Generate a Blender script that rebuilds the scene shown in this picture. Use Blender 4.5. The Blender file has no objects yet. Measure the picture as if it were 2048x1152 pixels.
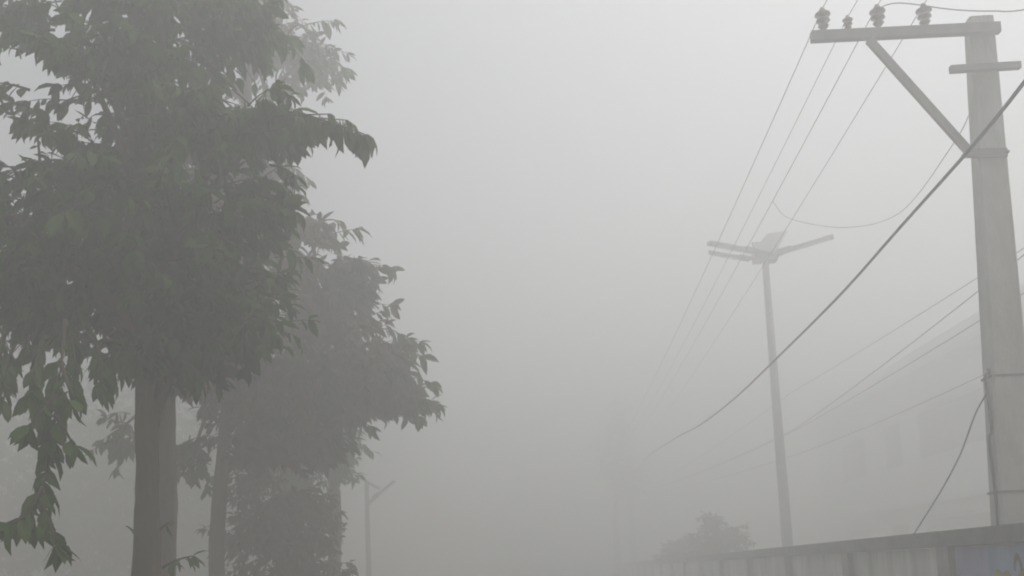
import bpy, math, random
import numpy as np
from mathutils import Vector, Matrix

# ------------------------------------------------------------------ camera, sky, sun, exposure
sc = bpy.context.scene
COL = sc.collection
F, W, H = 2000.0, 2048.0, 1152.0           # focal length and frame in photo pixels
PITCH, ROLL, YAW = math.radians(8.0), 0.035, math.atan(76 / F)
SHIFT = 286.0                               # the photo is cropped from a taller picture
EYE = Vector((0, 0, 1.55))
fw = Vector((-math.sin(YAW) * math.cos(PITCH), math.cos(YAW) * math.cos(PITCH), math.sin(PITCH)))
r0 = fw.cross(Vector((0, 0, 1))).normalized()
u0 = r0.cross(fw)
UP = u0 * math.cos(ROLL) + r0 * math.sin(ROLL)
RT = r0 * math.cos(ROLL) - u0 * math.sin(ROLL)
cd = bpy.data.cameras.new('camera')
cd.sensor_width = 36.0
cd.lens = F / W * 36.0
cd.shift_y = SHIFT / W
cd.clip_start = 0.05
cd.clip_end = 2000
cam = bpy.data.objects.new('camera', cd)
COL.objects.link(cam)
cam.matrix_world = Matrix(((RT.x, UP.x, -fw.x, EYE.x), (RT.y, UP.y, -fw.y, EYE.y), (RT.z, UP.z, -fw.z, EYE.z), (0, 0, 0, 1)))
sc.camera = cam

SUN_EL, SUN_AZ = math.radians(66), math.radians(62)     # azimuth from +Y towards +X
world = bpy.data.worlds.new('World')
sc.world = world
world.use_nodes = True
wn = world.node_tree.nodes
wl = world.node_tree.links
bg = wn['Background']
sky = wn.new('ShaderNodeTexSky')
sky.sky_type = 'NISHITA'
sky.sun_disc = False
sky.sun_elevation = SUN_EL
sky.sun_rotation = SUN_AZ
sky.air_density = 1.0
sky.dust_density = 4.0
hs = wn.new('ShaderNodeHueSaturation')
hs.inputs['Saturation'].default_value = 0.16        # overcast: a grey sky
wl.new(sky.outputs[0], hs.inputs['Color'])
wl.new(hs.outputs[0], bg.inputs['Color'])
bg.inputs['Strength'].default_value = 0.10

sd = bpy.data.lights.new('sun', 'SUN')
sd.energy = 0.5
sd.angle = math.radians(90)
sd.color = (1.0, 0.97, 0.93)
sun = bpy.data.objects.new('sun', sd)
COL.objects.link(sun)
sdir = Vector((math.sin(SUN_AZ) * math.cos(SUN_EL), math.cos(SUN_AZ) * math.cos(SUN_EL), math.sin(SUN_EL)))
sun.rotation_euler = sdir.to_track_quat('Z', 'Y').to_euler()
sun.location = (10, 10, 40)

sc.view_settings.view_transform = 'Standard'
sc.view_settings.look = 'None'
sc.view_settings.gamma = 1.0
sc.view_settings.exposure = 0.84
sc.render.engine = 'CYCLES'
sc.cycles.use_denoising = True
sc.cycles.max_bounces = 8
sc.cycles.diffuse_bounces = 3
sc.cycles.glossy_bounces = 2
sc.cycles.transmission_bounces = 4
sc.cycles.volume_bounces = 4
sc.cycles.filter_width = 1.9

FOG_DENSITY, FOG_ALBEDO = 0.063, 0.855

# ------------------------------------------------------------------ helpers
rng = np.random.default_rng(18)
random.seed(18)


def P(px, py, Y):
    """the point on the plane y = Y that the photo shows at pixel px, py"""
    d = fw * F + RT * (px - W / 2) + UP * (H / 2 + SHIFT - py)
    return EYE + d * ((Y - EYE.y) / d.y)


def PX(px, py, X):
    """the point on the plane x = X"""
    d = fw * F + RT * (px - W / 2) + UP * (H / 2 + SHIFT - py)
    return EYE + d * ((X - EYE.x) / d.x)


def node_mat(name, c1, c2, scale=4.0, rough=0.9, bump=0.0, bscale=40.0, stretch=(1, 1, 1), island=0.0, spec=0.3, detail=6):
    m = bpy.data.materials.new(name)
    m.use_nodes = True
    n, l = m.node_tree.nodes, m.node_tree.links
    b = n['Principled BSDF']
    b.inputs['Roughness'].default_value = rough
    b.inputs['Specular IOR Level'].default_value = spec
    tc = n.new('ShaderNodeTexCoord')
    mp = n.new('ShaderNodeMapping')
    mp.inputs['Scale'].default_value = stretch
    l.new(tc.outputs['Object'], mp.inputs['Vector'])
    t = n.new('ShaderNodeTexNoise')
    t.inputs['Scale'].default_value = scale
    t.inputs['Detail'].default_value = detail
    t.inputs['Roughness'].default_value = 0.6
    l.new(mp.outputs[0], t.inputs['Vector'])
    cr = n.new('ShaderNodeValToRGB')
    cr.color_ramp.elements[0].position = 0.32
    cr.color_ramp.elements[1].position = 0.68
    cr.color_ramp.elements[0].color = (*c1, 1)
    cr.color_ramp.elements[1].color = (*c2, 1)
    l.new(t.outputs['Fac'], cr.inputs['Fac'])
    out = cr.outputs['Color']
    if island:
        g = n.new('ShaderNodeNewGeometry')
        mr = n.new('ShaderNodeMapRange')
        mr.inputs['To Min'].default_value = 1 - island
        mr.inputs['To Max'].default_value = 1 + island
        l.new(g.outputs['Random Per Island'], mr.inputs['Value'])
        h = n.new('ShaderNodeHueSaturation')
        l.new(out, h.inputs['Color'])
        l.new(mr.outputs[0], h.inputs['Value'])
        out = h.outputs[0]
    l.new(out, b.inputs['Base Color'])
    if bump:
        t2 = n.new('ShaderNodeTexNoise')
        t2.inputs['Scale'].default_value = bscale
        t2.inputs['Detail'].default_value = 5
        l.new(mp.outputs[0], t2.inputs['Vector'])
        bp = n.new('ShaderNodeBump')
        bp.inputs['Strength'].default_value = bump
        bp.inputs['Distance'].default_value = 0.02
        l.new(t2.outputs['Fac'], bp.inputs['Height'])
        l.new(bp.outputs[0], b.inputs['Normal'])
    return m


def translucent(m, col, fac):
    n, l = m.node_tree.nodes, m.node_tree.links
    b, o = n['Principled BSDF'], n['Material Output']
    t = n.new('ShaderNodeBsdfTranslucent')
    t.inputs['Color'].default_value = (*col, 1)
    mx = n.new('ShaderNodeMixShader')
    mx.inputs[0].default_value = fac
    l.new(b.outputs[0], mx.inputs[1])
    l.new(t.outputs[0], mx.inputs[2])
    l.new(mx.outputs[0], o.inputs['Surface'])


M = {
    'leaf': node_mat('leaf', (0.028, 0.06, 0.01), (0.07, 0.115, 0.025), 3, 0.75, island=0.6, spec=0.15),
    'leaf_old': node_mat('leaf_old', (0.045, 0.045, 0.022), (0.11, 0.068, 0.045), 1.0, 0.65, island=0.5),
    'bark': node_mat('bark', (0.045, 0.04, 0.03), (0.16, 0.118, 0.078), 7, 0.95, 0.9, 30, (1, 1, 0.25)),
    'twig': node_mat('twig', (0.05, 0.045, 0.03), (0.09, 0.07, 0.045), 10, 0.9),
    'concrete': node_mat('concrete', (0.28, 0.275, 0.26), (0.50, 0.49, 0.47), 2.2, 0.95, 0.5, 35, (1, 1, 0.5)),
    'steel': node_mat('steel', (0.10, 0.10, 0.10), (0.19, 0.18, 0.175), 6, 0.7, 0.2, 60),
    'galv': node_mat('galvanised', (0.15, 0.155, 0.155), (0.25, 0.25, 0.25), 8, 0.6, 0.1, 60),
    'lamp': node_mat('lamp_housing', (0.07, 0.07, 0.075), (0.12, 0.12, 0.12), 6, 0.5),
    'lens': node_mat('lamp_lens', (0.55, 0.55, 0.5), (0.65, 0.65, 0.6), 9, 0.3),
    'panel': node_mat('solar_cells', (0.02, 0.025, 0.05), (0.03, 0.035, 0.07), 12, 0.25, spec=0.5),
    'porcelain': node_mat('porcelain', (0.07, 0.035, 0.025), (0.10, 0.05, 0.03), 8, 0.25, spec=0.5),
    'wire': node_mat('conductor', (0.12, 0.12, 0.12), (0.18, 0.18, 0.18), 20, 0.6),
    'cable': node_mat('black_cable', (0.02, 0.02, 0.02), (0.04, 0.04, 0.04), 20, 0.6),
    'plaster': node_mat('plaster', (0.38, 0.375, 0.36), (0.80, 0.79, 0.76), 2.2, 0.95, 0.4, 25, (1.3, 1.3, 0.3)),
    'pilaster': node_mat('pilaster', (0.15, 0.145, 0.135), (0.33, 0.32, 0.30), 3, 0.95, 0.4, 25, (1.3, 1.3, 0.4)),
    'coping': node_mat('coping', (0.065, 0.065, 0.065), (0.16, 0.157, 0.155), 5, 0.95, 0.6, 30),
    'mural': node_mat('mural_blue', (0.18, 0.28, 0.48), (0.40, 0.50, 0.66), 3.0, 0.9, 0.3, 30, (1, 1, 0.5)),
    'mural_lilac': node_mat('mural_lilac', (0.25, 0.26, 0.46), (0.40, 0.41, 0.60), 4.0, 0.9, 0.3, 30, (1.5, 1.5, 0.3)),
    'mural_green': node_mat('mural_green', (0.10, 0.13, 0.03), (0.36, 0.30, 0.10), 9.0, 0.9, 0.3, 30),
    'mural_dark': node_mat('mural_dark', (0.03, 0.04, 0.04), (0.08, 0.09, 0.09), 9.0, 0.9),
    'asphalt': node_mat('asphalt', (0.035, 0.035, 0.035), (0.07, 0.068, 0.065), 1.5, 0.95, 0.4, 120),
    'earth': node_mat('earth', (0.07, 0.06, 0.04), (0.13, 0.11, 0.075), 0.8, 1.0, 0.5, 12),
    'kerb': node_mat('kerb', (0.2, 0.2, 0.19), (0.34, 0.33, 0.31), 3, 0.95, 0.3, 30),
    'paving': node_mat('paving', (0.18, 0.16, 0.14), (0.28, 0.26, 0.23), 2, 0.95, 0.3, 30),
    'paint': node_mat('road_paint', (0.45, 0.45, 0.43), (0.7, 0.7, 0.68), 9, 0.8),
    'house': node_mat('house_plaster', (0.70, 0.72, 0.76), (0.80, 0.81, 0.84), 0.8, 0.95, 0.2, 15, (1, 1, 0.4)),
    'house_trim': node_mat('house_trim', (0.55, 0.56, 0.58), (0.68, 0.69, 0.71), 2, 0.95),
    'glass': node_mat('window_glass', (0.03, 0.035, 0.04), (0.05, 0.055, 0.06), 3, 0.12, spec=0.5),
    'frame': node_mat('window_frame', (0.12, 0.11, 0.10), (0.18, 0.17, 0.15), 5, 0.7),
}


translucent(M['leaf'], (0.08, 0.125, 0.02), 0.28)
translucent(M['leaf_old'], (0.10, 0.08, 0.03), 0.28)


def mesh(name, V, Fc, mat, smooth=False):
    me = bpy.data.meshes.new(name)
    me.from_pydata([tuple(v) for v in V], [], [tuple(f) for f in Fc])
    if smooth:
        me.polygons.foreach_set('use_smooth', [True] * len(me.polygons))
    me.materials.append(M[mat])
    me.update()
    return me


def link(name, me, parent=None, base=None):
    """me holds world coordinates when base is given: the object sits at base (or under the Empty at base)"""
    o = bpy.data.objects.new(name, me)
    COL.objects.link(o)
    if base is not None:
        me.transform(Matrix.Translation(-Vector(base)))
        if parent is None:
            o.location = base
    if parent is not None:
        o.parent = parent
    return o


def tag(o, label=None, cat=None, group=None, kind=None):
    if label: o['label'] = label
    if cat: o['category'] = cat
    if group: o['group'] = group
    if kind: o['kind'] = kind
    return o


def thing(name, loc, label, cat, group=None):
    o = bpy.data.objects.new(name, None)
    COL.objects.link(o)
    o.location = loc
    o.empty_display_size = 0.2
    return tag(o, label, cat, group)


class MB:
    def __init__(s):
        s.V, s.F = [], []

    def add(s, V, Fc):
        n = len(s.V)
        s.V += [tuple(v) for v in V]
        s.F += [tuple(i + n for i in f) for f in Fc]
        return s

    def box(s, c, size, rot=None, taper=1.0):
        c = Vector(c)
        hx, hy, hz = (k / 2 for k in size)
        vs = []
        for z, t in ((-hz, 1), (hz, taper)):
            for x, y in ((-hx, -hy), (hx, -hy), (hx, hy), (-hx, hy)):
                v = Vector((x * t, y * t, z))
                vs.append(c + (rot @ v if rot else v))
        return s.add(vs, [(3, 2, 1, 0), (4, 5, 6, 7), (0, 1, 5, 4), (1, 2, 6, 5), (2, 3, 7, 6), (3, 0, 4, 7)])

    def bar(s, a, b, w, h):
        a, b = Vector(a), Vector(b)
        d = b - a
        q = d.to_track_quat('X', 'Z').to_matrix()
        return s.box((a + b) / 2, (d.length, w, h), q)

    def tube(s, pts, rad, sides=8, cap=True):
        pts = [Vector(p) for p in pts]
        if not hasattr(rad, '__len__'):
            rad = [rad] * len(pts)
        vs, fs = [], []
        ref = None
        for i, p in enumerate(pts):
            t = (pts[min(i + 1, len(pts) - 1)] - pts[max(i - 1, 0)]).normalized()
            if ref is None:
                ref = t.orthogonal().normalized()
            ref = (ref - t * ref.dot(t)).normalized()
            bn = t.cross(ref)
            for k in range(sides):
                a = 2 * math.pi * k / sides
                vs.append(p + (ref * math.cos(a) + bn * math.sin(a)) * rad[i])
        for i in range(len(pts) - 1):
            for k in range(sides):
                k2 = (k + 1) % sides
                fs.append((i * sides + k, i * sides + k2, (i + 1) * sides + k2, (i + 1) * sides + k))
        if cap:
            fs.append(tuple(range(sides - 1, -1, -1)))
            e = (len(pts) - 1) * sides
            fs.append(tuple(e + k for k in range(sides)))
        return s.add(vs, fs)

    def build(s, name, mat, parent=None, base=(0, 0, 0), smooth=False, kind=None, label=None):
        o = link(name, mesh(name, s.V, s.F, mat, smooth), parent, base)
        return tag(o, label=label, kind=kind)


def curve(pts, n=24):
    """Catmull-Rom through pts"""
    pts = [Vector(p) for p in pts]
    pts = [pts[0] * 2 - pts[1]] + pts + [pts[-1] * 2 - pts[-2]]
    out = []
    seg = len(pts) - 3
    for i in range(seg):
        a, b, c, d = pts[i:i + 4]
        m = max(2, n // seg)
        for k in range(m):
            t = k / m
            out.append(0.5 * ((2 * b) + (c - a) * t + (2 * a - 5 * b + 4 * c - d) * t * t + (3 * b - a - 3 * c + d) * t ** 3))
    out.append(pts[-2])
    return out


# ------------------------------------------------------------------ setting: ground, road, kerbs
def sheet(name, x0, x1, y0, y1, z, mat, n=1):
    me = mesh(name, [(x0, y0, z), (x1, y0, z), (x1, y1, z), (x0, y1, z)], [(0, 1, 2, 3)], mat)
    return tag(link(name, me), kind='structure')


sheet('ground', -260, 260, -260, 260, 0.0, 'earth')
sheet('road', -1.9, 2.6, -250, 250, 0.006, 'asphalt')
tag(MB().box((2.68, 0, 0.06), (0.16, 500, 0.13)).build('kerb', 'kerb'), kind='structure')
tag(MB().box((-1.98, 0, 0.06), (0.16, 500, 0.13)).build('kerb', 'kerb'), kind='structure')
tag(MB().box((3.30, 0, 0.05), (1.08, 500, 0.10)).build('pavement', 'paving'), kind='structure')
for i in range(14):
    y = 4 + i * 6
    me = mesh('lane_marking', [(0.3, y, 0.011), (0.42, y, 0.011), (0.42, y + 2.5, 0.011), (0.3, y + 2.5, 0.011)], [(0, 1, 2, 3)], 'paint')
    tag(link('lane_marking', me), kind='structure')

# ------------------------------------------------------------------ boundary wall on the right
WX0, WX1 = 3.88, 4.10
WTOP = 1.80
bw = thing('boundary_wall', (4.0, 10, 0), 'long plastered roadside wall with dark coping and a blue painted end', 'wall')
wb = (4.0, 10, 0)
BAY = 3.35
Y0 = 10.1
bays = [Y0 + k * BAY for k in range(-4, 15)]
MB().box(((WX0 + WX1) / 2, (bays[0] + bays[-1]) / 2, 0.815), (WX1 - WX0, bays[-1] - bays[0], 1.65)).build('wall_body', 'plaster', bw, wb)
for k, y in enumerate(bays):
    MB().box((3.99, y, 0.82), (0.36, 0.30, 1.652)).build('pilaster', 'pilaster', bw, wb)
    if k < len(bays) - 1:
        j = random.uniform(-0.012, 0.012)
        m = MB().box((3.99 + j, y + BAY / 2, 1.65 + (WTOP - 1.65) / 2 + j * 0.4), (0.42, BAY - 0.012, WTOP - 1.65))
        m.build('coping_slab', 'coping', bw, wb)
# painted bay beside the utility pole
mx = WX0 - 0.004
def msheet(name, mat, pts, off, parent):
    me = mesh(name, [(mx - off, y, z) for y, z in pts], [tuple(range(len(pts)))], mat)
    return link(name, me, parent, wb)
mur = msheet('mural', 'mural', [(6.9, 0.25), (9.2, 0.25), (9.2, 1.63), (6.9, 1.63)], 0.0, bw)
tag(mur, label='blue painted picture with green hill and dark arch')
me = mesh('mural_border', [(mx, 9.203, 0.25), (mx, 9.93, 0.25), (mx, 9.93, 1.63), (mx, 9.203, 1.63)], [(0, 1, 2, 3)], 'mural_lilac')
tag(link('mural_border', me, bw, wb), label='lilac painted strip')
hill = [(9.15, 0.3)] + [(9.15 - 0.11 * i, 1.44 + 0.06 * math.sin(i * 1.1) + 0.04 * math.sin(i * 2.7) - 0.016 * abs(i - 6)) for i in range(20)] + [(6.95, 0.3)]
msheet('painted_hill', 'mural_green', hill, 0.004, mur)
for c, w in ((8.62, 0.16), (7.6, 0.2)):
    MBa = MB()
    n = 12
    vs = []
    for i in range(n + 1):
        a = math.pi * i / n
        vs.append((mx - 0.008, c + w * 0.5 * math.cos(a), 1.42 + 0.14 * math.sin(a)))
    for i in range(n + 1):
        a = math.pi * i / n
        vs.append((mx - 0.008, c + w * 0.28 * math.cos(a), 1.40 + 0.10 * math.sin(a)))
    fs = [(i, i + 1, n + 2 + i, n + 1 + i) for i in range(n)]
    MBa.add(vs, fs).build('painted_arch', 'mural_dark', mur, wb)

# ------------------------------------------------------------------ utility poles
PY = 9.5
pb = P(2026, 1106, PY)
pb.z = 0
ptop_c = P(1957, 40, PY)


def pole_body(base, top, w0, w1, d0, d1):
    m = MB()
    vs = []
    ch = 0.18
    for p, w, d in ((base, w0, d0), (top, w1, d1)):
        hx, hy = w / 2, d / 2
        c = min(hx, hy) * ch
        for x, y in ((-hx + c, -hy), (hx - c, -hy), (hx, -hy + c), (hx, hy - c), (hx - c, hy), (-hx + c, hy), (-hx, hy - c), (-hx, -hy + c)):
            vs.append(Vector(p) + Vector((x, y, 0)))
    fs = [(i, (i + 1) % 8, 8 + (i + 1) % 8, 8 + i) for i in range(8)]
    fs += [tuple(range(7, -1, -1)), tuple(range(8, 16))]
    return m.add(vs, fs)


def insulator(base, s=1.0):
    """pin insulator: metal pin and porcelain sheds"""
    b = Vector(base)
    prof = [(0, .035), (.03, .06), (.045, .03), (.075, .028), (.085, .075), (.10, .07), (.115, .03), (.145, .028), (.155, .085), (.17, .08), (.185, .03), (.21, .035), (.24, .02)]
    pin = MB().tube([b, b + Vector((0, 0, .09)) * s], .012 * s, 6)
    pc = MB().tube([b + Vector((0, 0, .05 + z * 1.0)) * s for z, r in prof], [r * s for z, r in prof], 12)
    return pin, pc


up = thing('utility_pole', pb, 'thick tapered concrete utility pole with side crossarm, standing behind the wall', 'utility pole', 'concrete utility poles')
pole_body(pb - Vector((0, 0, .2)), ptop_c, 0.43, 0.235, 0.30, 0.17).build('pole', 'concrete', up, pb)
fy = PY - 0.16
# top crossarm with pin insulators
a0, a1 = P(1622, 74, fy), P(1999, 56, fy)
MB().bar(a0, a1, 0.075, 0.10).build('crossarm', 'steel', up, pb)
b0, b1 = P(1900, 139, fy - .02), P(2040, 131, fy - .02)
MB().bar(b0, b1, 0.06, 0.065).build('crossarm', 'steel', up, pb)
s0, s1 = P(1738, 80, fy - .06), P(1944, 310, fy - .03)
MB().bar(s0, s1, 0.05, 0.075).build('brace', 'steel', up, pb)
c0, c1 = P(1930, 307, fy), P(2014, 305, fy)
cl = MB().bar(c0, c1, 0.03, 0.085).build('clamp', 'steel', up, pb)
for q in (c0, c1):
    MB().tube([q + Vector((0, -.03, 0)), q + Vector((0, .06, 0))], .016, 6).build('bolt', 'steel', cl, pb)
ins_tops = []
for px, py in ((1648, 66), (1758, 60), (1851, 58), (1697, 64)):
    q = P(px, py, fy)
    pin, pc = insulator(q, 0.92 if px != 1697 else 0.6)
    o = pc.build('insulator', 'porcelain', up, pb, smooth=True)
    pin.build('pin', 'steel', o, pb)
    ins_tops.append(q + Vector((0, 0, .25 if px != 1697 else .15)))
def pole_at(py):
    """centre, width and depth of the near pole at photo row py"""
    z = P(2000, py, PY).z
    t = (z + .2) / (ptop_c.z + .2)
    return (pb - Vector((0, 0, .2))).lerp(ptop_c, t), .43 + (.235 - .43) * t, .30 + (.17 - .30) * t


# earth cable strapped down the left edge of the pole
edge = []
for py in (738, 748, 760, 860, 880, 1000, 1100, 1180):
    c, w, d = pole_at(py)
    edge.append(c + Vector((-w / 2 - 0.012 - (0.03 if py in (760, 880) else 0), -0.06, 0)))
ec = MB().tube(curve(edge, 40), 0.014, 6).build('earth_cable', 'cable', up, pb, smooth=True)
for py in (755, 985):
    c, w, d = pole_at(py)
    m = MB()
    m.box(c + Vector((0, -d / 2 - .004, 0)), (w + .014, .010, .02)).box(c + Vector((0, d / 2 + .004, 0)), (w + .014, .010, .02))
    m.box(c + Vector((-w / 2 - .006, 0, 0)), (.010, d, .02)).box(c + Vector((w / 2 + .006, 0, 0)), (.010, d, .02))
    m.build('strap', 'steel', up, pb)

# the next pole down the street, nearly lost in the fog
fb = Vector((4.55, 58, 0))
up2 = thing('utility_pole', fb, 'faint far concrete utility pole almost swallowed by fog', 'utility pole', 'concrete utility poles')
ft = fb + Vector((-.1, 0, 7.2))
pole_body(fb - Vector((0, 0, .2)), ft, 0.43, 0.235, 0.30, 0.17).build('pole', 'concrete', up2, fb)
fo = ft - ptop_c
MB().bar(a0 + fo, a1 + fo, 0.075, 0.10).build('crossarm', 'steel', up2, fb)
MB().bar(s0 + fo, s1 + fo, 0.05, 0.075).build('brace', 'steel', up2, fb)
far_tops = []
for q in ins_tops:
    pin, pc = insulator(q - Vector((0, 0, .25)) + fo, 0.92)
    o = pc.build('insulator', 'porcelain', up2, fb, smooth=True)
    pin.build('pin', 'steel', o, fb)
    far_tops.append(q + fo)


def sag(a, b, s, n=40):
    a, b = Vector(a), Vector(b)
    return [a.lerp(b, i / n) - Vector((0, 0, s * 4 * (i / n) * (1 - i / n))) for i in range(n + 1)]


def wire(pts, r, label, group=None, mat='wire', name='overhead_wire', sides=6):
    c = Vector(pts[0])
    o = MB().tube(pts, r, sides).build(name, mat, None, c, smooth=True)
    return tag(o, label, 'wire' if mat == 'wire' else 'cable', group)


for k, (q, e) in enumerate(zip(ins_tops, far_tops)):
    back = q + Vector((0.05, -42, 0.2))
    pts = sag(back, q, 0.55) + sag(q, e, 0.55)[1:]
    if k == 1:
        mid_wire = pts[41:]
    lab = ['bare wire on the outermost pin insulator of the crossarm', 'bare wire on the middle pin insulator of the crossarm',
           'bare wire on the crossarm insulator closest to the concrete pole', 'thin faint wire on the small insulator second from the crossarm tip'][k]
    wire(pts, 0.0045 if k < 3 else 0.0035, lab, 'wires on the crossarm')
# heavy black service cable along the street
cp = []
for px, py in ((2300, -190), (2160, 10), (2048, 165), (1940, 298), (1800, 455), (1680, 590), (1560, 710), (1470, 796), (1400, 850), (1345, 880)):
    cp.append(PX(px, py, 3.35))
cp.append(Vector((3.7, 40, 5.75)))
cp.append(ft + Vector((-.1, 0, -.9)))
wire(curve(cp, 120), 0.016, 'heavy black cable sagging along the street in front of the concrete pole', mat='cable', name='overhead_cable')

# wires behind the pole to the house side
X2 = 6.6
for pl, r, lab in (
    (((2200, 395), (2048, 505), (1960, 572), (1860, 660), (1770, 728), (1690, 790), (1600, 850)), .010, 'double-looking wire behind the concrete pole, steeper of the pair'),
    (((2200, 385), (2048, 500), (1960, 566), (1870, 612), (1780, 660), (1660, 735), (1560, 800)), .007, 'thin wire behind the concrete pole, shallower of the pair'),
    (((2200, 488), (2048, 584), (1970, 640), (1850, 708), (1730, 780), (1640, 832), (1560, 878)), .008, 'wire passing low behind the concrete pole below the pair'),
    (((2200, 640), (2048, 712), (1975, 742), (1860, 800), (1750, 848), (1640, 892), (1560, 920)), .007, 'lowest thin wire running behind the concrete pole')):
    pp = [PX(a, b, X2) for a, b in pl]
    k2, k1, k0 = np.polyfit([p.y for p in pp], [p.z for p in pp], 2)
    ys = np.linspace(pp[0].y, 27, 16)
    pts = [Vector((X2, y, k2 * y * y + k1 * y + k0)) for y in ys]
    end = fb + Vector((.2, 0, 5.6 + .2 * r * 100))
    pts += [pts[-1].lerp(end, k / 10) - Vector((0, 0, .8 * (k / 10) * (1 - k / 10))) for k in range(1, 11)]
    wire(pts, r, lab, 'wires behind the pole')
# sagging cross wire from the crossarm wires to the right, and one over the top corner
jn = min(mid_wire, key=lambda p: (p - P(1515, 405, p.y)).length / p.y)
wire(curve([jn, P(1580, 437, 15), (P(1690, 455, 14)), P(1800, 425, 13), P(1905, 290, 10.5), P(1945, 215, 9.6)], 40), 0.0045,
     'slack thin wire hanging in a loop between pole and crossarm wires')
wire(curve([ins_tops[1] + Vector((0, 0, -.02)), P(1800, 6, 9.2), P(1905, 19, 9.0), P(1985, 22, 8.8), P(2060, 17, 8.6), P(2300, -40, 8.0)], 40), 0.006,
     'slack wire curving over the top of the concrete pole')
# loose wire from the pole down to the wall top
ws = P(1976, 782, PY - .05)
we = P(1812, 1064, 11.2)
wire(curve([ws, P(1950, 830, 9.8), P(1920, 910, 10.3), P(1880, 985, 10.8), we + Vector((.08, 0, -.03))], 30), 0.008,
     'loose wire drooping from the concrete pole down to the wall coping', mat='cable', name='loose_wire')

# ------------------------------------------------------------------ solar street lamps
def luminaire(parent, base, a, b, nm='luminaire'):
    a, b = Vector(a), Vector(b)
    d = (b - a)
    q = d.to_track_quat('X', 'Z').to_matrix()
    m = MB().box((a + b) / 2, (d.length, .20, .075), q).box(a + d * .12 + q @ Vector((0, 0, .06)), (d.length * .25, .13, .05), q)
    o = m.build(nm, 'lamp', parent, base)
    MB().box((a + b) / 2 + d * .08 + q @ Vector((0, 0, -.042)), (d.length * .7, .16, .012), q).build('lens', 'lens', o, base)
    return o


LY = 25.0
lb = P(1578, 1122, LY)
lb.z = 0
lt = P(1530, 518, LY)
sl = thing('street_lamp', lb, 'tapered metal street lamp with solar panel and spreading lamp arms behind the wall', 'street lamp', 'solar street lamps')
MB().tube([lb, lb + Vector((0, 0, 1.2)), lb.lerp(lt, .5), lt], [.16, .145, .12, .085], 10).build('pole', 'galv', sl, lb, smooth=True)
MB().box(lb + Vector((0, 0, .03)), (.5, .5, .06)).build('base_plate', 'galv', sl, lb)
hub = lt
MB().box(hub + Vector((0, 0, .08)), (.58, .4, .3)).build('battery_box', 'lamp', sl, lb)
for (p0, p1, y0, y1) in (((1512, 516), (1484, 512), 24.9, 24.6), ((1512, 518), (1488, 519), 25.0, 25.3), ((1545, 516), (1562, 503), 25.0, 24.8), ((1545, 514), (1566, 508), 25.1, 25.5)):
    e = P(*p1, y1)
    MB().tube(curve([hub, P(*p0, y0), e], 12), .035, 8).build('arm', 'galv', sl, lb, smooth=True)
luminaire(sl, lb, P(1512, 504, 24.6), P(1417, 486, 24.2))
luminaire(sl, lb, P(1498, 519, 25.3), P(1418, 505, 25.6))
luminaire(sl, lb, P(1556, 506, 24.8), P(1667, 473, 24.4))
# solar panel: two tilted leaves over the hub
def slab4(pts, th):
    pts = [Vector(p) for p in pts]
    n = (pts[1] - pts[0]).cross(pts[3] - pts[0]).normalized() * th
    return MB().add(pts + [p + n for p in pts], [(3, 2, 1, 0), (4, 5, 6, 7), (0, 1, 5, 4), (1, 2, 6, 5), (2, 3, 7, 6), (3, 0, 4, 7)])
p = slab4([P(1508, 500, 24.4), P(1548, 510, 24.5), P(1574, 464, 25.5), P(1534, 470, 25.4)], .04).build('solar_panel', 'lamp', sl, lb)
slab4([P(1503, 484, 24.9), P(1540, 482, 25.0), P(1546, 506, 24.6), P(1510, 503, 24.5)], .04).build('solar_panel', 'lamp', sl, lb)
MB().tube([hub + Vector((0, 0, .1)), P(1540, 490, 25.0)], .04, 8).build('panel_mast', 'galv', sl, lb)

GY = 31.0
gb = P(739, 1153, GY)
gb.z = 0
gt = P(733, 966, GY)
gl = thing('street_lamp', gb, 'slim street lamp with slanted panel and one raised arm beside the trees', 'street lamp', 'solar street lamps')
MB().tube([gb, gb.lerp(gt, .5), gt], [.09, .08, .065], 10).build('pole', 'galv', gl, gb, smooth=True)
MB().box(gb + Vector((0, 0, .03)), (.5, .5, .06)).build('base_plate', 'galv', gl, gb)
m = slab4([P(701, 949, GY - .25), P(758, 980, GY - .25), P(758, 977, GY + .25), P(701, 946, GY + .25)], .05)
m.build('solar_panel', 'lamp', gl, gb)
MB().tube([P(736, 1008, GY), P(752, 993, GY)], .06, 8).build('arm', 'galv', gl, gb)
luminaire(gl, gb, P(748, 997, GY), P(789, 962, GY))

# ------------------------------------------------------------------ house beyond the wall
HX, HY0, HY1, HT = 15.4, 28.8, 58.0, 9.0
hb = Vector((19.9, 43.4, 0))
hs_ = thing('house', hb, 'pale two-storey flat-roofed house blurred by fog behind the wall', 'house')
MB().box((HX + 4.5, (HY0 + HY1) / 2, HT / 2), (9, HY1 - HY0, HT)).build('wall', 'house', hs_, hb)
MB().box((HX + 4.3, (HY0 + HY1) / 2, HT + .1), (9.9, HY1 - HY0 + .7, .2)).build('roof_slab', 'house_trim', hs_, hb)
for a, b in (((HX - .2, HY0 - .2, HT + .6), (HX - .2, HY1 + .2, HT + .6)), ((HX - .1, HY0 - .2, HT + .6), (HX + 9, HY0 - .2, HT + .6))):
    MB().bar(a, b, .14, .8).build('parapet', 'house', hs_, hb)
MB().box((HX - .35, (HY0 + HY1) / 2, 3.7), (.7, HY1 - HY0 - .5, .16)).build('sunshade_slab', 'house_trim', hs_, hb)


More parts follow.
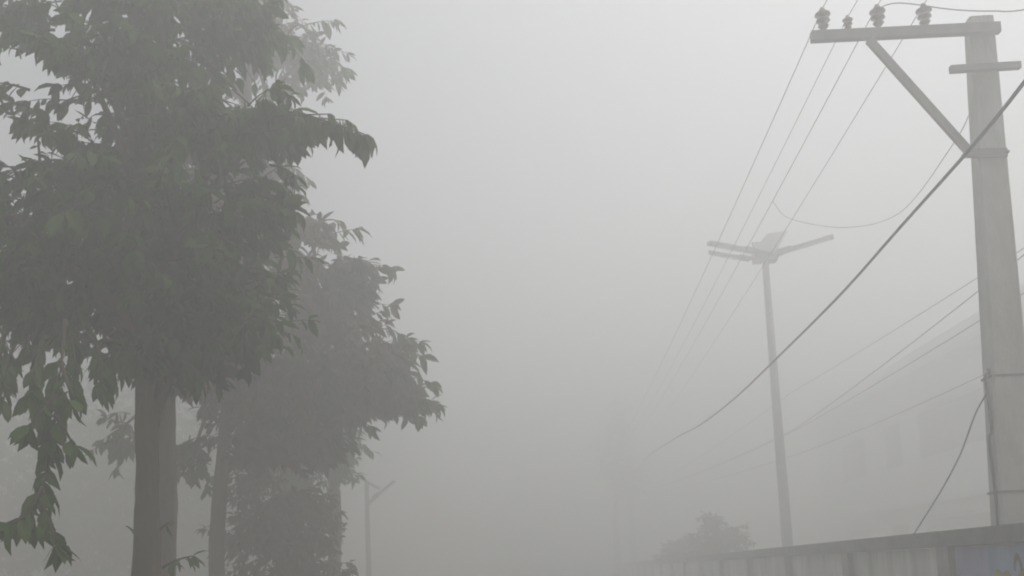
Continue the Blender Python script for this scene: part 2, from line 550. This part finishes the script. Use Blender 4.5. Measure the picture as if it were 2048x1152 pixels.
def window(y0, y1, z0, z1, panes=3):
    yc, zc = (y0 + y1) / 2, (z0 + z1) / 2
    w, h = y1 - y0, z1 - z0
    m = MB()
    for z in (z0, z1): m.box((HX - .02, yc, z), (.12, w + .1, .09))
    for i in range(panes + 1): m.box((HX - .015, y0 + w * i / panes, zc), (.10, .07, h - .092))
    f = m.build('window', 'frame', hs_, hb)
    for i in range(panes):
        MB().box((HX - .012, y0 + w * (i + .5) / panes, zc), (.02, w / panes - .075, h - .095)).build('pane', 'glass', f, hb)
    MB().box((HX - .10, yc, z0 - .09), (.26, w + .3, .07)).build('sill', 'house_trim', f, hb)
    MB().box((HX - .25, yc, z1 + .16), (.5, w + .5, .08)).build('sunshade', 'house_trim', f, hb)


for y0, y1, n in ((35.7, 41.9, 5), (44.3, 46.2, 2), (49.4, 53.0, 3), (30.1, 32.4, 2)):
    window(y0, y1, 5.6, 7.4, n)
    window(y0, y1, 1.2, 3.0, n)

# ------------------------------------------------------------------ foliage
def leaf_mesh(name, mat, wide=0.40):
    prof = [(.18, .62), (.45, 1.0), (.75, .72)]
    V = [(0, 0, 0)]
    for t, w in prof:
        z = -0.16 * t * t
        hw = wide / 2 * w
        V += [(-hw, t, z + .05 * w), (0, t, z), (hw, t, z + .05 * w)]
    V.append((0, 1, -.20))
    Fc = [(0, 2, 1), (0, 3, 2)]
    for r in range(2):
        a = 1 + 3 * r
        Fc += [(a, a + 1, a + 4, a + 3), (a + 1, a + 2, a + 5, a + 4)]
    Fc += [(7, 8, 10), (8, 9, 10)]
    return mesh(name, V, Fc, mat), np.array(V), Fc


LEAF_ME, LEAF_V, LEAF_F = leaf_mesh('leaf', 'leaf')
SIMPLE_V = np.array([(0, 0, 0), (-.19, .45, .03), (.19, .45, .03), (0, 1, -.18), (0, .5, -.03)])
SIMPLE_F = [(0, 4, 1), (0, 2, 4), (1, 4, 3), (4, 2, 3)]


def nrm(v):
    return v / (np.linalg.norm(v) + 1e-9)


def leaf_frame(pos, d, length, twist=0.5):
    d = nrm(d)
    upv = np.array([0, 0, 1.0]) + rng.normal(0, twist, 3)
    x = nrm(np.cross(d, upv))
    z = np.cross(x, d)
    A = np.eye(4)
    A[:3, 0], A[:3, 1], A[:3, 2], A[:3, 3] = x * length * rng.uniform(.7, 1.25), d * length, z * length * rng.uniform(.3, 2.0), pos
    return A


def spray(a, b, leaf=0.17, n=14, droop=0.9, bend=0.12, start=0.2, tip=5, spread=0.75):
    """twig polyline from a to b and the leaf frames on it"""
    a, b = np.array(a, float), np.array(b, float)
    L = np.linalg.norm(b - a)
    mid = (a + b) / 2 + np.array([0, 0, bend * L]) + rng.normal(0, .05 * L, 3)
    pts = [(1 - t) ** 2 * a + 2 * t * (1 - t) * mid + t * t * b for t in np.linspace(0, 1, 6)]
    fr = []
    for k in range(n):
        t = start + (1 - start) * (k + rng.random() * .6) / n
        p = (1 - t) ** 2 * a + 2 * t * (1 - t) * mid + t * t * b
        tg = nrm(2 * (1 - t) * (mid - a) + 2 * t * (b - mid))
        side = nrm(np.cross(tg, [0, 0, 1]) + 1e-6)
        s = 1 if k % 2 else -1
        d = tg * rng.uniform(.25, .8) + side * s * spread * rng.uniform(.5, 1.2) + np.array([0, 0, -droop * rng.uniform(.4, 1.3)]) + rng.normal(0, .15, 3)
        fr.append(leaf_frame(p, d, leaf * rng.uniform(.45, 1.3)))
    tg = nrm(b - mid)
    for k in range(tip):
        an = 2 * math.pi * k / max(tip, 1) + rng.random()
        o1 = nrm(np.cross(tg, [.3, .2, 1]))
        o2 = np.cross(tg, o1)
        d = tg * .7 + (o1 * math.cos(an) + o2 * math.sin(an)) * .8 + np.array([0, 0, -droop * .6])
        fr.append(leaf_frame(b, d, leaf * rng.uniform(.75, 1.15)))
    return pts, fr


def leaves_mesh(name, frames, mat, base, simple=False):
    TV, TF = (SIMPLE_V, SIMPLE_F) if simple else (LEAF_V, LEAF_F)
    A = np.array(frames)
    V = np.einsum('nij,kj->nki', A[:, :3, :3], TV) + A[:, None, :3, 3] - np.array(base)[None, None, :]
    n, k = len(A), len(TV)
    loops, starts, tot = [], [], 0
    lt_ = np.concatenate([np.array(f) for f in TF])
    ls = np.array([len(f) for f in TF])
    loops = (lt_[None, :] + (np.arange(n) * k)[:, None]).ravel()
    st = np.concatenate([[0], np.cumsum(ls)[:-1]])
    starts = (st[None, :] + (np.arange(n) * len(lt_))[:, None]).ravel()
    me = bpy.data.meshes.new(name)
    me.vertices.add(n * k)
    me.vertices.foreach_set('co', V.ravel())
    me.loops.add(len(loops))
    me.loops.foreach_set('vertex_index', loops.astype(np.int32))
    me.polygons.add(len(starts))
    me.polygons.foreach_set('loop_start', starts.astype(np.int32))
    me.update(calc_edges=True)
    me.validate()
    me.materials.append(M[mat])
    return me


def ell(c, r):
    """random point in an ellipsoid, biased outward"""
    v = nrm(rng.normal(0, 1, 3)) * rng.random() ** 0.42
    return np.array(c) + v * np.array(r)


def build_crown(root, base, clumps, axis, leaf, per, mat, simple=False, droop=0.9, limbs=True, seed_r=.45, limb_r=.05, low=1.6):
    """clumps: (px, py, Y, rx px, ry px, ry metres, amount); axis: function height -> point on the trunk"""
    frames, tw = [], MB()
    for (px, py, Y, rx, ry, rd, amount) in clumps:
        c = np.array(P(px, py, Y))
        r = np.array([rx * Y / F, rd, ry * Y / F])
        if limbs:
            s = np.array(axis(max(c[2] - 1.0 - .4 * abs(c[0] - axis(c[2])[0]), low)))
            md = (s + c) / 2 + np.array([0, 0, .15])
            MB().tube(curve([s, md + rng.normal(0, .08, 3), c], 8), list(np.linspace(limb_r, limb_r * .3, 9)), 6).build('limb', 'bark', root, base, smooth=True)
        for k in range(int(per * amount)):
            b = ell(c, r)
            ragged = rng.random() < .24
            if ragged:
                b = c + nrm(b - c) * np.linalg.norm(r * nrm(b - c)) * rng.uniform(.95, 1.3)
            out = nrm((b - c) / r * .6 + nrm(b - np.array(axis(b[2]))) * .6 + rng.normal(0, .3, 3))
            out[2] = out[2] * .6 - .05 + rng.normal(0, .22)
            a = b - out * rng.uniform(.6, 1.2) * seed_r
            pts, fr = spray(a, b, leaf * rng.uniform(.8, 1.15), n=int(rng.integers(6, 14)) if not ragged else int(rng.integers(3, 8)), droop=droop * rng.uniform(.35, 1.4), tip=int(rng.integers(2, 7)))
            frames += fr
            tw.tube(pts, list(np.linspace(.008, .003, 6)), 3, cap=False)
    tag(link('crown', leaves_mesh('crown', frames, mat, base, simple), root), kind='stuff')
    tw.build('twigs', 'twig', root, base, kind='stuff')
    return len(frames)


LEAF_COUNT, LEAF_REST = {}, {}


def leafy_branch(root, base, sprays, leaf, name='branch', mat_r=.012, **kw):
    """branches that show against the fog: each a mesh, each leaf an object of its own (300 a tree, the rest joined)"""
    for s in sprays:
        pts, fr = spray(s[0], s[1], leaf, **{**kw, **(s[2] if len(s) > 2 else {})})
        o = MB().tube(pts, list(np.linspace(mat_r, .004, 6)), 5).build(name, 'twig', root, base, smooth=True)
        for A in fr:
            LEAF_COUNT[root.name] = LEAF_COUNT.get(root.name, 0) + 1
            if LEAF_COUNT[root.name] > 300:
                LEAF_REST.setdefault(root.name, []).append(A)
                continue
            l = bpy.data.objects.new('leaf', LEAF_ME)
            COL.objects.link(l)
            l.parent = o
            Mx = Matrix(A.tolist())
            Mx.translation = Mx.translation - Vector(base)
            l.matrix_basis = Mx
    return LEAF_COUNT.get(root.name, 0)


def leaf_rest(root, base):
    if root.name in LEAF_REST:
        tag(link('outer_leaves', leaves_mesh('outer_leaves', LEAF_REST[root.name], 'leaf', base), root), kind='stuff')


def trunk_mesh(stems, sides=18):
    m = MB()
    for pts, rad in stems:
        c = curve(pts, 48)
        n = len(c)
        rr = np.interp(np.linspace(0, 1, n), np.linspace(0, 1, len(rad)), rad)
        ph = rng.random(4) * 6.28
        c = [p + Vector((math.sin(p.z * 1.9 + ph[0]), math.sin(p.z * 1.6 + ph[1]), 0)) * rr[i] * .22 for i, p in enumerate(c)]
        v0 = len(m.V)
        m.tube(c, rr, sides)
        for i in range(n):
            for k in range(sides):
                v = Vector(m.V[v0 + i * sides + k])
                a = 6.2832 * k / sides
                f = 1 + .07 * math.sin(2 * a + ph[2] + v.z * 1.3) + .05 * math.sin(5 * a + ph[3] + v.z * 2.1) + .04 * math.sin(v.z * 9 + 3 * a) + rng.normal(0, .018)
                m.V[v0 + i * sides + k] = tuple(c[i] + (v - c[i]) * f)
    return m


# ---- near tree
T1Y = 7.5
t1b = P(292, 1152, T1Y); t1b.z = 0
t1 = thing('broadleaf_tree', t1b, 'large dark broadleaf tree with thick trunk and long leafy hanging branch', 'tree', 'roadside trees')
st1 = [t1b - Vector((0, 0, .1)), P(293, 1150, T1Y), P(290, 1000, T1Y), P(288, 850, T1Y), P(288, 650, T1Y), P(290, 350, T1Y + .1), P(270, 50, T1Y + .1), P(270, -200, T1Y)]
st2 = [P(289, 900, T1Y), P(306, 820, T1Y), P(342, 720, T1Y), P(400, 560, T1Y), P(480, 420, T1Y)]
st3 = [P(285, 690, T1Y), P(240, 620, T1Y - .1), P(150, 540, T1Y - .4), P(60, 440, T1Y - .6)]
trunk_mesh([(st1, [.15, .105, .092, .088, .08, .06, .035, .01]), (st2, [.06, .058, .05, .035, .02]), (st3, [.06, .05, .035, .02])]).build('trunk', 'bark', t1, t1b, smooth=True)
ax1 = lambda z: st1[2].lerp(st1[5], (z - st1[2].z) / (st1[5].z - st1[2].z))
clumps1 = [
    (200, 570, 7.5, 290, 130, 1.2, 1.5), (110, 450, 7.3, 150, 110, 1.1, .8), (330, 440, 7.6, 220, 170, 1.2, 1.3),
    (300, 210, 7.6, 200, 160, 1.1, 1.2), (170, 130, 7.4, 90, 80, .9, .3), (450, 550, 7.5, 130, 130, 1.0, 1.0),
    (280, 20, 7.6, 180, 80, 1.0, .55), (280, -140, 7.6, 240, 100, 1.0, .8), (450, 255, 7.3, 120, 45, .6, .5), (545, 245, 6.9, 75, 24, .4, .22), (60, 590, 7.2, 130, 90, .8, .8),
    (-120, 560, 7.4, 120, 130, .9, .6), (420, 660, 7.5, 130, 70, .6, .7), (450, 50, 7.7, 100, 70, .7, .5),
    (190, 330, 7.3, 80, 80, .9, .3), (320, 720, 7.4, 100, 50, .5, .45), (30, 30, 7.4, 60, 30, .6, .15), (510, 50, 7.9, 60, 65, .5, .28), (-60, 380, 7.2, 70, 40, .6, .2),
    (540, 420, 7.5, 45, 60, .5, .25), (500, 640, 7.4, 90, 60, .6, .5)]
n1 = build_crown(t1, t1b, clumps1, ax1, 0.17, 84, 'leaf', droop=1.0, low=3.35)
A = lambda px, py, Y: tuple(P(px, py, Y))
# long branch hanging at the left of the trunk
leafy_branch(t1, t1b, [
    (A(130, 640, 5.9), A(118, 760, 5.7), dict(n=8, tip=0)),
    (A(118, 755, 5.7), A(105, 880, 5.6), dict(n=20, tip=5)),
    (A(108, 860, 5.6), A(85, 985, 5.5), dict(n=20, tip=5)),
    (A(85, 975, 5.5), A(55, 1035, 5.4), dict(n=14, tip=7)),
    (A(80, 1010, 5.4), A(115, 1085, 5.4), dict(n=12, tip=9)),
    (A(110, 830, 5.6), A(148, 890, 5.6), dict(n=6, tip=4)),
    (A(112, 790, 5.6), A(60, 850, 5.5), dict(n=6, tip=4)),
    (A(122, 730, 5.7), A(150, 800, 5.6), dict(n=7, tip=4)),
    (A(60, 1030, 5.4), A(20, 1050, 5.3), dict(n=5, tip=4))],
    .16, 'hanging_branch', mat_r=.016, bend=.03, start=.05, droop=.8, spread=.9)
# dark branch reaching right
leafy_branch(t1, t1b, [
    (A(590, 225, 6.7), A(728, 268, 6.5), dict(n=26, tip=5)),
    (A(420, 260, 7.0), A(600, 225, 6.7), dict(n=18, tip=0)),
    (A(520, 235, 6.8), A(660, 228, 6.6), dict(n=18, tip=2)),
    (A(450, 270, 6.8), A(600, 250, 6.6), dict(n=18, tip=4)), (A(560, 235, 6.9), A(690, 240, 6.7), dict(n=18, tip=4))],
    .20, 'branch', bend=.03, start=.0, droop=2.1, spread=.4)
# small shoots low on the trunk
leafy_branch(t1, t1b, [
    (A(325, 1135, 7.45), A(385, 1112, 7.4), dict(n=7, tip=3)), (A(320, 1060, 7.45), A(345, 1042, 7.4), dict(n=1, tip=1)),
    (A(270, 1068, 7.4), A(252, 1052, 7.35), dict(n=0, tip=0))], .13, 'shoot', droop=.9)
# fringe under the crown and at the top left
leafy_branch(t1, t1b, [
    (A(60, 670, 6.4), A(20, 750, 6.3), dict(n=9, tip=5)), (A(90, 670, 6.4), A(70, 740, 6.3), dict(n=8, tip=5)),
    (A(180, 670, 6.6), A(210, 730, 6.6), dict(n=9, tip=5)), (A(10, 670, 6.2), A(-5, 745, 6.1), dict(n=8, tip=5)),
    (A(360, 710, 6.9), A(395, 760, 6.9), dict(n=9, tip=5)), (A(140, 660, 6.5), A(150, 725, 6.4), dict(n=8, tip=4)),
    (A(30, 690, 6.0), A(8, 800, 5.9), dict(n=10, tip=5)), (A(80, 700, 6.0), A(60, 790, 5.9), dict(n=9, tip=5)), (A(195, 690, 6.3), A(205, 775, 6.2), dict(n=9, tip=5)), (A(240, 700, 6.8), A(225, 760, 6.7), dict(n=8, tip=4))],
    .16, 'branch', droop=1.5)
leafy_branch(t1, t1b, [
    (A(90, 235, 7.0), A(30, 205, 6.8), dict(n=8, tip=4)), (A(110, 60, 7.0), A(20, 60, 6.8), dict(n=8, tip=4)),
    (A(80, 330, 7.0), A(70, 250, 6.9), dict(n=5, tip=3)), (A(60, 180, 7.0), A(-10, 165, 6.8), dict(n=9, tip=4)),
    (A(540, 330, 7.2), A(590, 350, 7.1), dict(n=6, tip=4)), (A(520, 390, 7.2), A(585, 425, 7.1), dict(n=7, tip=4))], .16, 'branch', droop=.9)
leaf_rest(t1, t1b)

# ---- tree close behind the near one
TBY = 10.0
tbb = P(322, 1152, TBY); tbb.z = 0
tb = thing('broadleaf_tree', tbb, 'brownish hazy trunk close behind the thick dark trunk, crown hidden', 'tree', 'roadside trees')
stb = [tbb - Vector((0, 0, .1)), P(322, 1150, TBY), P(327, 1000, TBY), P(333, 850, TBY), P(345, 700, TBY), P(350, 500, TBY), P(350, 250, TBY)]
trunk_mesh([(stb, [.14, .115, .105, .10, .09, .07, .02])]).build('trunk', 'bark', tb, tbb, smooth=True)
axb = lambda z: stb[2].lerp(stb[5], (z - stb[2].z) / (stb[5].z - stb[2].z))
build_crown(tb, tbb, [(350, 560, 10, 150, 150, .9, 1.0), (330, 380, 10, 150, 120, .9, 1.0), (350, 730, 9.9, 80, 50, .6, .4), (420, 700, 10, 70, 60, .6, .4)], axb, 0.19, 60, 'leaf_old', droop=.9, low=3.7)

# ---- second tree
T2Y = 13.2
t2b = P(436, 1152, T2Y); t2b.z = 0
t2 = thing('broadleaf_tree', t2b, 'tall hazy tree with slender trunk, its crown spreading past the dark tree', 'tree', 'roadside trees')
st = [t2b - Vector((0, 0, .1)), P(436, 1150, T2Y), P(440, 980, T2Y), P(450, 830, T2Y), P(470, 600, T2Y), P(490, 300, T2Y), P(510, -100, T2Y)]
sb = [P(452, 810, T2Y), P(520, 720, T2Y - .1), P(600, 640, T2Y - .2), P(690, 590, T2Y - .2)]
sc2 = [P(455, 780, T2Y), P(540, 740, T2Y - .2), P(650, 730, T2Y - .4), P(780, 770, T2Y - .5)]
trunk_mesh([(st, [.135, .098, .09, .08, .065, .05, .015]), (sb, [.05, .04, .03, .012]), (sc2, [.05, .04, .03, .012])]).build('trunk', 'bark', t2, t2b, smooth=True)
ax2 = lambda z: st[2].lerp(st[5], (z - st[2].z) / (st[5].z - st[2].z))
clumps2 = [
    (535, 80, 13.5, 105, 95, 1.1, .6), (620, 110, 13.3, 58, 60, .9, .34), (500, -100, 13.3, 130, 110, 1.2, .7),
    (510, 330, 13.2, 70, 100, 1.1, .6), (610, 560, 13.2, 90, 70, 1.1, .9), (680, 650, 13.2, 90, 60, 1.0, .9),
    (730, 735, 13.0, 110, 60, 1.0, 1.2), (590, 770, 13.0, 140, 95, 1.0, 1.4), (780, 785, 12.9, 75, 36, .7, .6),
    (460, 770, 13.3, 110, 70, 1.0, .8), (225, 870, 13.5, 36, 40, .5, .12), (385, 910, 13.2, 32, 50, .4, .15),
    (400, 500, 13.6, 190, 250, 1.2, 1.2), (560, 460, 13.2, 50, 90, .9, .5), (650, 470, 13.0, 35, 16, .5, .15),
    (580, 850, 13.1, 120, 55, .8, .9), (690, 810, 12.9, 80, 40, .7, .6), (540, 890, 13.2, 90, 50, .8, .6), (640, 880, 13.1, 60, 40, .6, .4), (715, 538, 12.8, 55, 18, .4, .25), (710, 590, 12.8, 45, 18, .4, .2), (800, 722, 12.7, 45, 20, .4, .2), (830, 800, 12.6, 38, 22, .4, .22)]
n2 = build_crown(t2, t2b, clumps2, ax2, 0.21, 78, 'leaf_old', droop=.9, seed_r=.5, low=4.2)
leafy_branch(t2, t2b, [
    (A(650, 540, 12.9), A(782, 535, 12.7), dict(n=20, tip=5)), (A(610, 490, 12.9), A(712, 458, 12.8), dict(n=14, tip=5)),
    (A(640, 560, 12.9), A(740, 540, 12.8), dict(n=12, tip=4)),
    (A(650, 600, 12.9), A(728, 578, 12.8), dict(n=10, tip=5)), (A(700, 660, 12.8), A(765, 622, 12.7), dict(n=8, tip=4)),
    (A(740, 700, 12.8), A(845, 712, 12.6), dict(n=14, tip=5)), (A(760, 760, 12.7), A(862, 765, 12.6), dict(n=12, tip=5)),
    (A(780, 790, 12.7), A(872, 810, 12.5), dict(n=14, tip=6)), (A(760, 800, 12.7), A(835, 832, 12.6), dict(n=12, tip=5)),
    (A(690, 830, 12.7), A(740, 852, 12.6), dict(n=10, tip=5)), (A(640, 860, 12.7), A(700, 890, 12.6), dict(n=10, tip=4)),
    (A(750, 660, 12.7), A(800, 668, 12.6), dict(n=8, tip=4))],
    .215, 'branch', droop=1.0, start=.1)
leafy_branch(t2, t2b, [
    (A(590, 60, 13.0), A(668, 42, 12.9), dict(n=9, tip=5)), (A(600, 130, 13.0), A(690, 135, 12.9), dict(n=10, tip=6)),
    (A(600, 160, 13.0), A(675, 160, 12.9), dict(n=9, tip=5)), (A(540, 300, 13.0), A(600, 350, 12.9), dict(n=8, tip=5)),
    (A(590, 90, 13.0), A(655, 90, 12.9), dict(n=8, tip=4)), (A(560, 170, 13.0), A(600, 175, 12.9), dict(n=8, tip=4))],
    .215, 'branch', droop=1.4)
leafy_branch(t2, t2b, [
    (A(262, 850, 13.5), A(205, 880, 13.4), dict(n=9, tip=4)), (A(262, 870, 13.5), A(235, 935, 13.4), dict(n=7, tip=3)),
    (A(400, 890, 13.1), A(415, 970, 13.0), dict(n=8, tip=5)), (A(380, 870, 13.1), A(355, 945, 13.0), dict(n=8, tip=4))],
    .215, 'branch', droop=1.0)
leaf_rest(t2, t2b)

# ---- third tree with forked trunk
T3Y = 18.0
t3b = P(668, 1152, T3Y); t3b.z = 0
t3 = thing('broadleaf_tree', t3b, 'pale fog-dimmed tree with forked trunk beside the slim street lamp', 'tree', 'roadside trees')
s3 = [t3b, P(668, 1100, T3Y), P(667, 980, T3Y)]
f1 = [P(667, 990, T3Y), P(655, 930, T3Y), P(630, 850, T3Y), P(600, 740, T3Y)]
f2 = [P(667, 990, T3Y), P(682, 935, T3Y), P(692, 860, T3Y), P(690, 760, T3Y)]
trunk_mesh([(s3, [.17, .12, .10]), (f1, [.085, .07, .05, .03]), (f2, [.085, .07, .05, .03])]).build('trunk', 'bark', t3, t3b, smooth=True)
ax3 = lambda z: P(667, 980, T3Y) + Vector((0, 0, z - 3))
clumps3 = [(560, 930, 18.3, 90, 60, 1.0, .8), (640, 870, 18, 75, 50, 1.0, .8), (690, 890, 18, 40, 45, .8, .4), (590, 850, 18.3, 90, 70, 1.0, .8), (650, 770, 18.2, 110, 80, 1.2, 1.0), (560, 700, 18.4, 120, 120, 1.2, .9),
           (700, 945, 18, 28, 18, .5, .12), (580, 950, 18.2, 60, 60, .8, .6), (540, 900, 18.2, 70, 60, .8, .6)]
n3 = build_crown(t3, t3b, clumps3, ax3, 0.2, 80, 'leaf', True, droop=.9, seed_r=.6)

# ---- bushy young tree between the second and third trees
yb = P(560, 1152, 14.5); yb.z = 0
yt = thing('young_tree', yb, 'low bushy young tree between two hazy trunks', 'tree', 'roadside shrubs')
ys = [yb, P(562, 1120, 14.5), P(566, 1060, 14.5), P(570, 990, 14.5)]
trunk_mesh([(ys, [.07, .05, .035, .02])], 8).build('trunk', 'bark', yt, yb, smooth=True)
axy = lambda z: yb + Vector((0, 0, z))
clY = [(570, 1080, 14.5, 90, 75, .8, 1.3), (620, 1100, 14.6, 60, 70, .7, .8), (520, 1030, 14.4, 60, 80, .6, .8), (580, 1180, 14.5, 110, 60, .8, .8),
       (600, 1010, 14.5, 55, 45, .5, .5), (490, 950, 14.6, 45, 60, .5, .5), (470, 1090, 14.4, 40, 70, .5, .5), (650, 1040, 14.7, 30, 50, .4, .3)]
build_crown(yt, yb, clY, axy, 0.17, 75, 'leaf_old', True, droop=.8, limb_r=.02)

# ---- shrubs behind the wall on the right
for (px, py, Y, rx, ry, lab) in ((1440, 1074, 30, 55, 40, 'rounded dark bush rising above the wall coping'), (1375, 1098, 35, 50, 16, 'low spreading hazy bush beyond the rounded bush')):
    b = P(px, 1128, Y); b.z = 0
    s = thing('bush', b, lab, 'bush', 'bushes behind the wall')
    trunk_mesh([([b, b + Vector((.05, 0, .8)), b + Vector((0, 0, 1.6))], [.06, .05, .03])], 8).build('trunk', 'bark', s, b, smooth=True)
    ax = lambda z, b=b: b + Vector((0, 0, z))
    cl_ = [(px, py, Y, rx, ry, .9, 1.0), (px - rx * .3, py - ry * .75, Y, rx * .35, ry * .4, .5, .3), (px + rx * .6, py + ry * .2, Y, rx * .5, ry * .6, .6, .4), (px - rx * .4, py + ry * .9, Y, rx * .8, ry * .9, .8, .7)]
    build_crown(s, b, cl_, ax, 0.17, 85, 'leaf_old', True, droop=.6, limb_r=.025)

# ---- bushy trees added well back on the left to darken the fog there
for px, Y, rx, top, lab in ((20, 33, 230, 700, 'grey bushy tree added to darken the fog behind the hanging branch'), (230, 35, 170, 730, 'grey bushy tree added to darken the fog behind the thick trunk'), (420, 37, 150, 770, 'grey bushy tree added to darken the fog behind the slender trunk')):
    b = P(px, 1160, Y); b.z = 0
    s = thing('darkening_tree', b, lab, 'tree', 'added trees darkening the left background')
    trunk_mesh([([b, b + Vector((.05, 0, 1.5)), b + Vector((0, 0, 3.5))], [.14, .11, .05])], 8).build('trunk', 'bark', s, b, smooth=True)
    ax = lambda z, b=b: b + Vector((0, 0, z))
    build_crown(s, b, [(px, (top + 1160) / 2, Y, rx, (1160 - top) / 2, 1.8, 2.6), (px - rx * .5, 1060, Y, rx * .6, 130, 1.6, 1.2), (px + rx * .5, 1060, Y, rx * .6, 130, 1.6, 1.2)],
                ax, .30, 190, 'leaf', True, seed_r=.9, limb_r=.04)

# ---- far tree, almost lost
b = P(1235, 1134, 60); b.z = 0
ft_ = thing('far_tree', b, 'tall far tree barely showing as a brownish smudge in the fog', 'tree')
trunk_mesh([([b, b + Vector((0, 0, 3)), b + Vector((.1, 0, 6))], [.25, .2, .12])], 8).build('trunk', 'bark', ft_, b, smooth=True)
ax = lambda z: b + Vector((0, 0, z))
build_crown(ft_, b, [(1235, 850, 60, 32, 45, 1.4, 1.0), (1225, 930, 60, 42, 50, 1.6, 1.0), (1255, 960, 60, 40, 40, 1.4, .8)], ax, .26, 90, 'leaf_old', True, seed_r=.8)

# ------------------------------------------------------------------ fog
hz = MB().box((0, 0, 5.4), (560, 560, 12.8)).build('haze', 'earth')
hz.data.materials.clear()
vm = bpy.data.materials.new('fog')
vm.use_nodes = True
n, l = vm.node_tree.nodes, vm.node_tree.links
n.clear()
o = n.new('ShaderNodeOutputMaterial')
v = n.new('ShaderNodeVolumePrincipled')
v.inputs['Color'].default_value = (FOG_ALBEDO, FOG_ALBEDO, FOG_ALBEDO * .985, 1)
v.inputs['Density'].default_value = FOG_DENSITY
v.inputs['Anisotropy'].default_value = 0.6
l.new(v.outputs[0], o.inputs['Volume'])
hz.data.materials.append(vm)
tag(hz, kind='stuff')
print('LEAVES', n1, n2, n3, LEAF_COUNT)
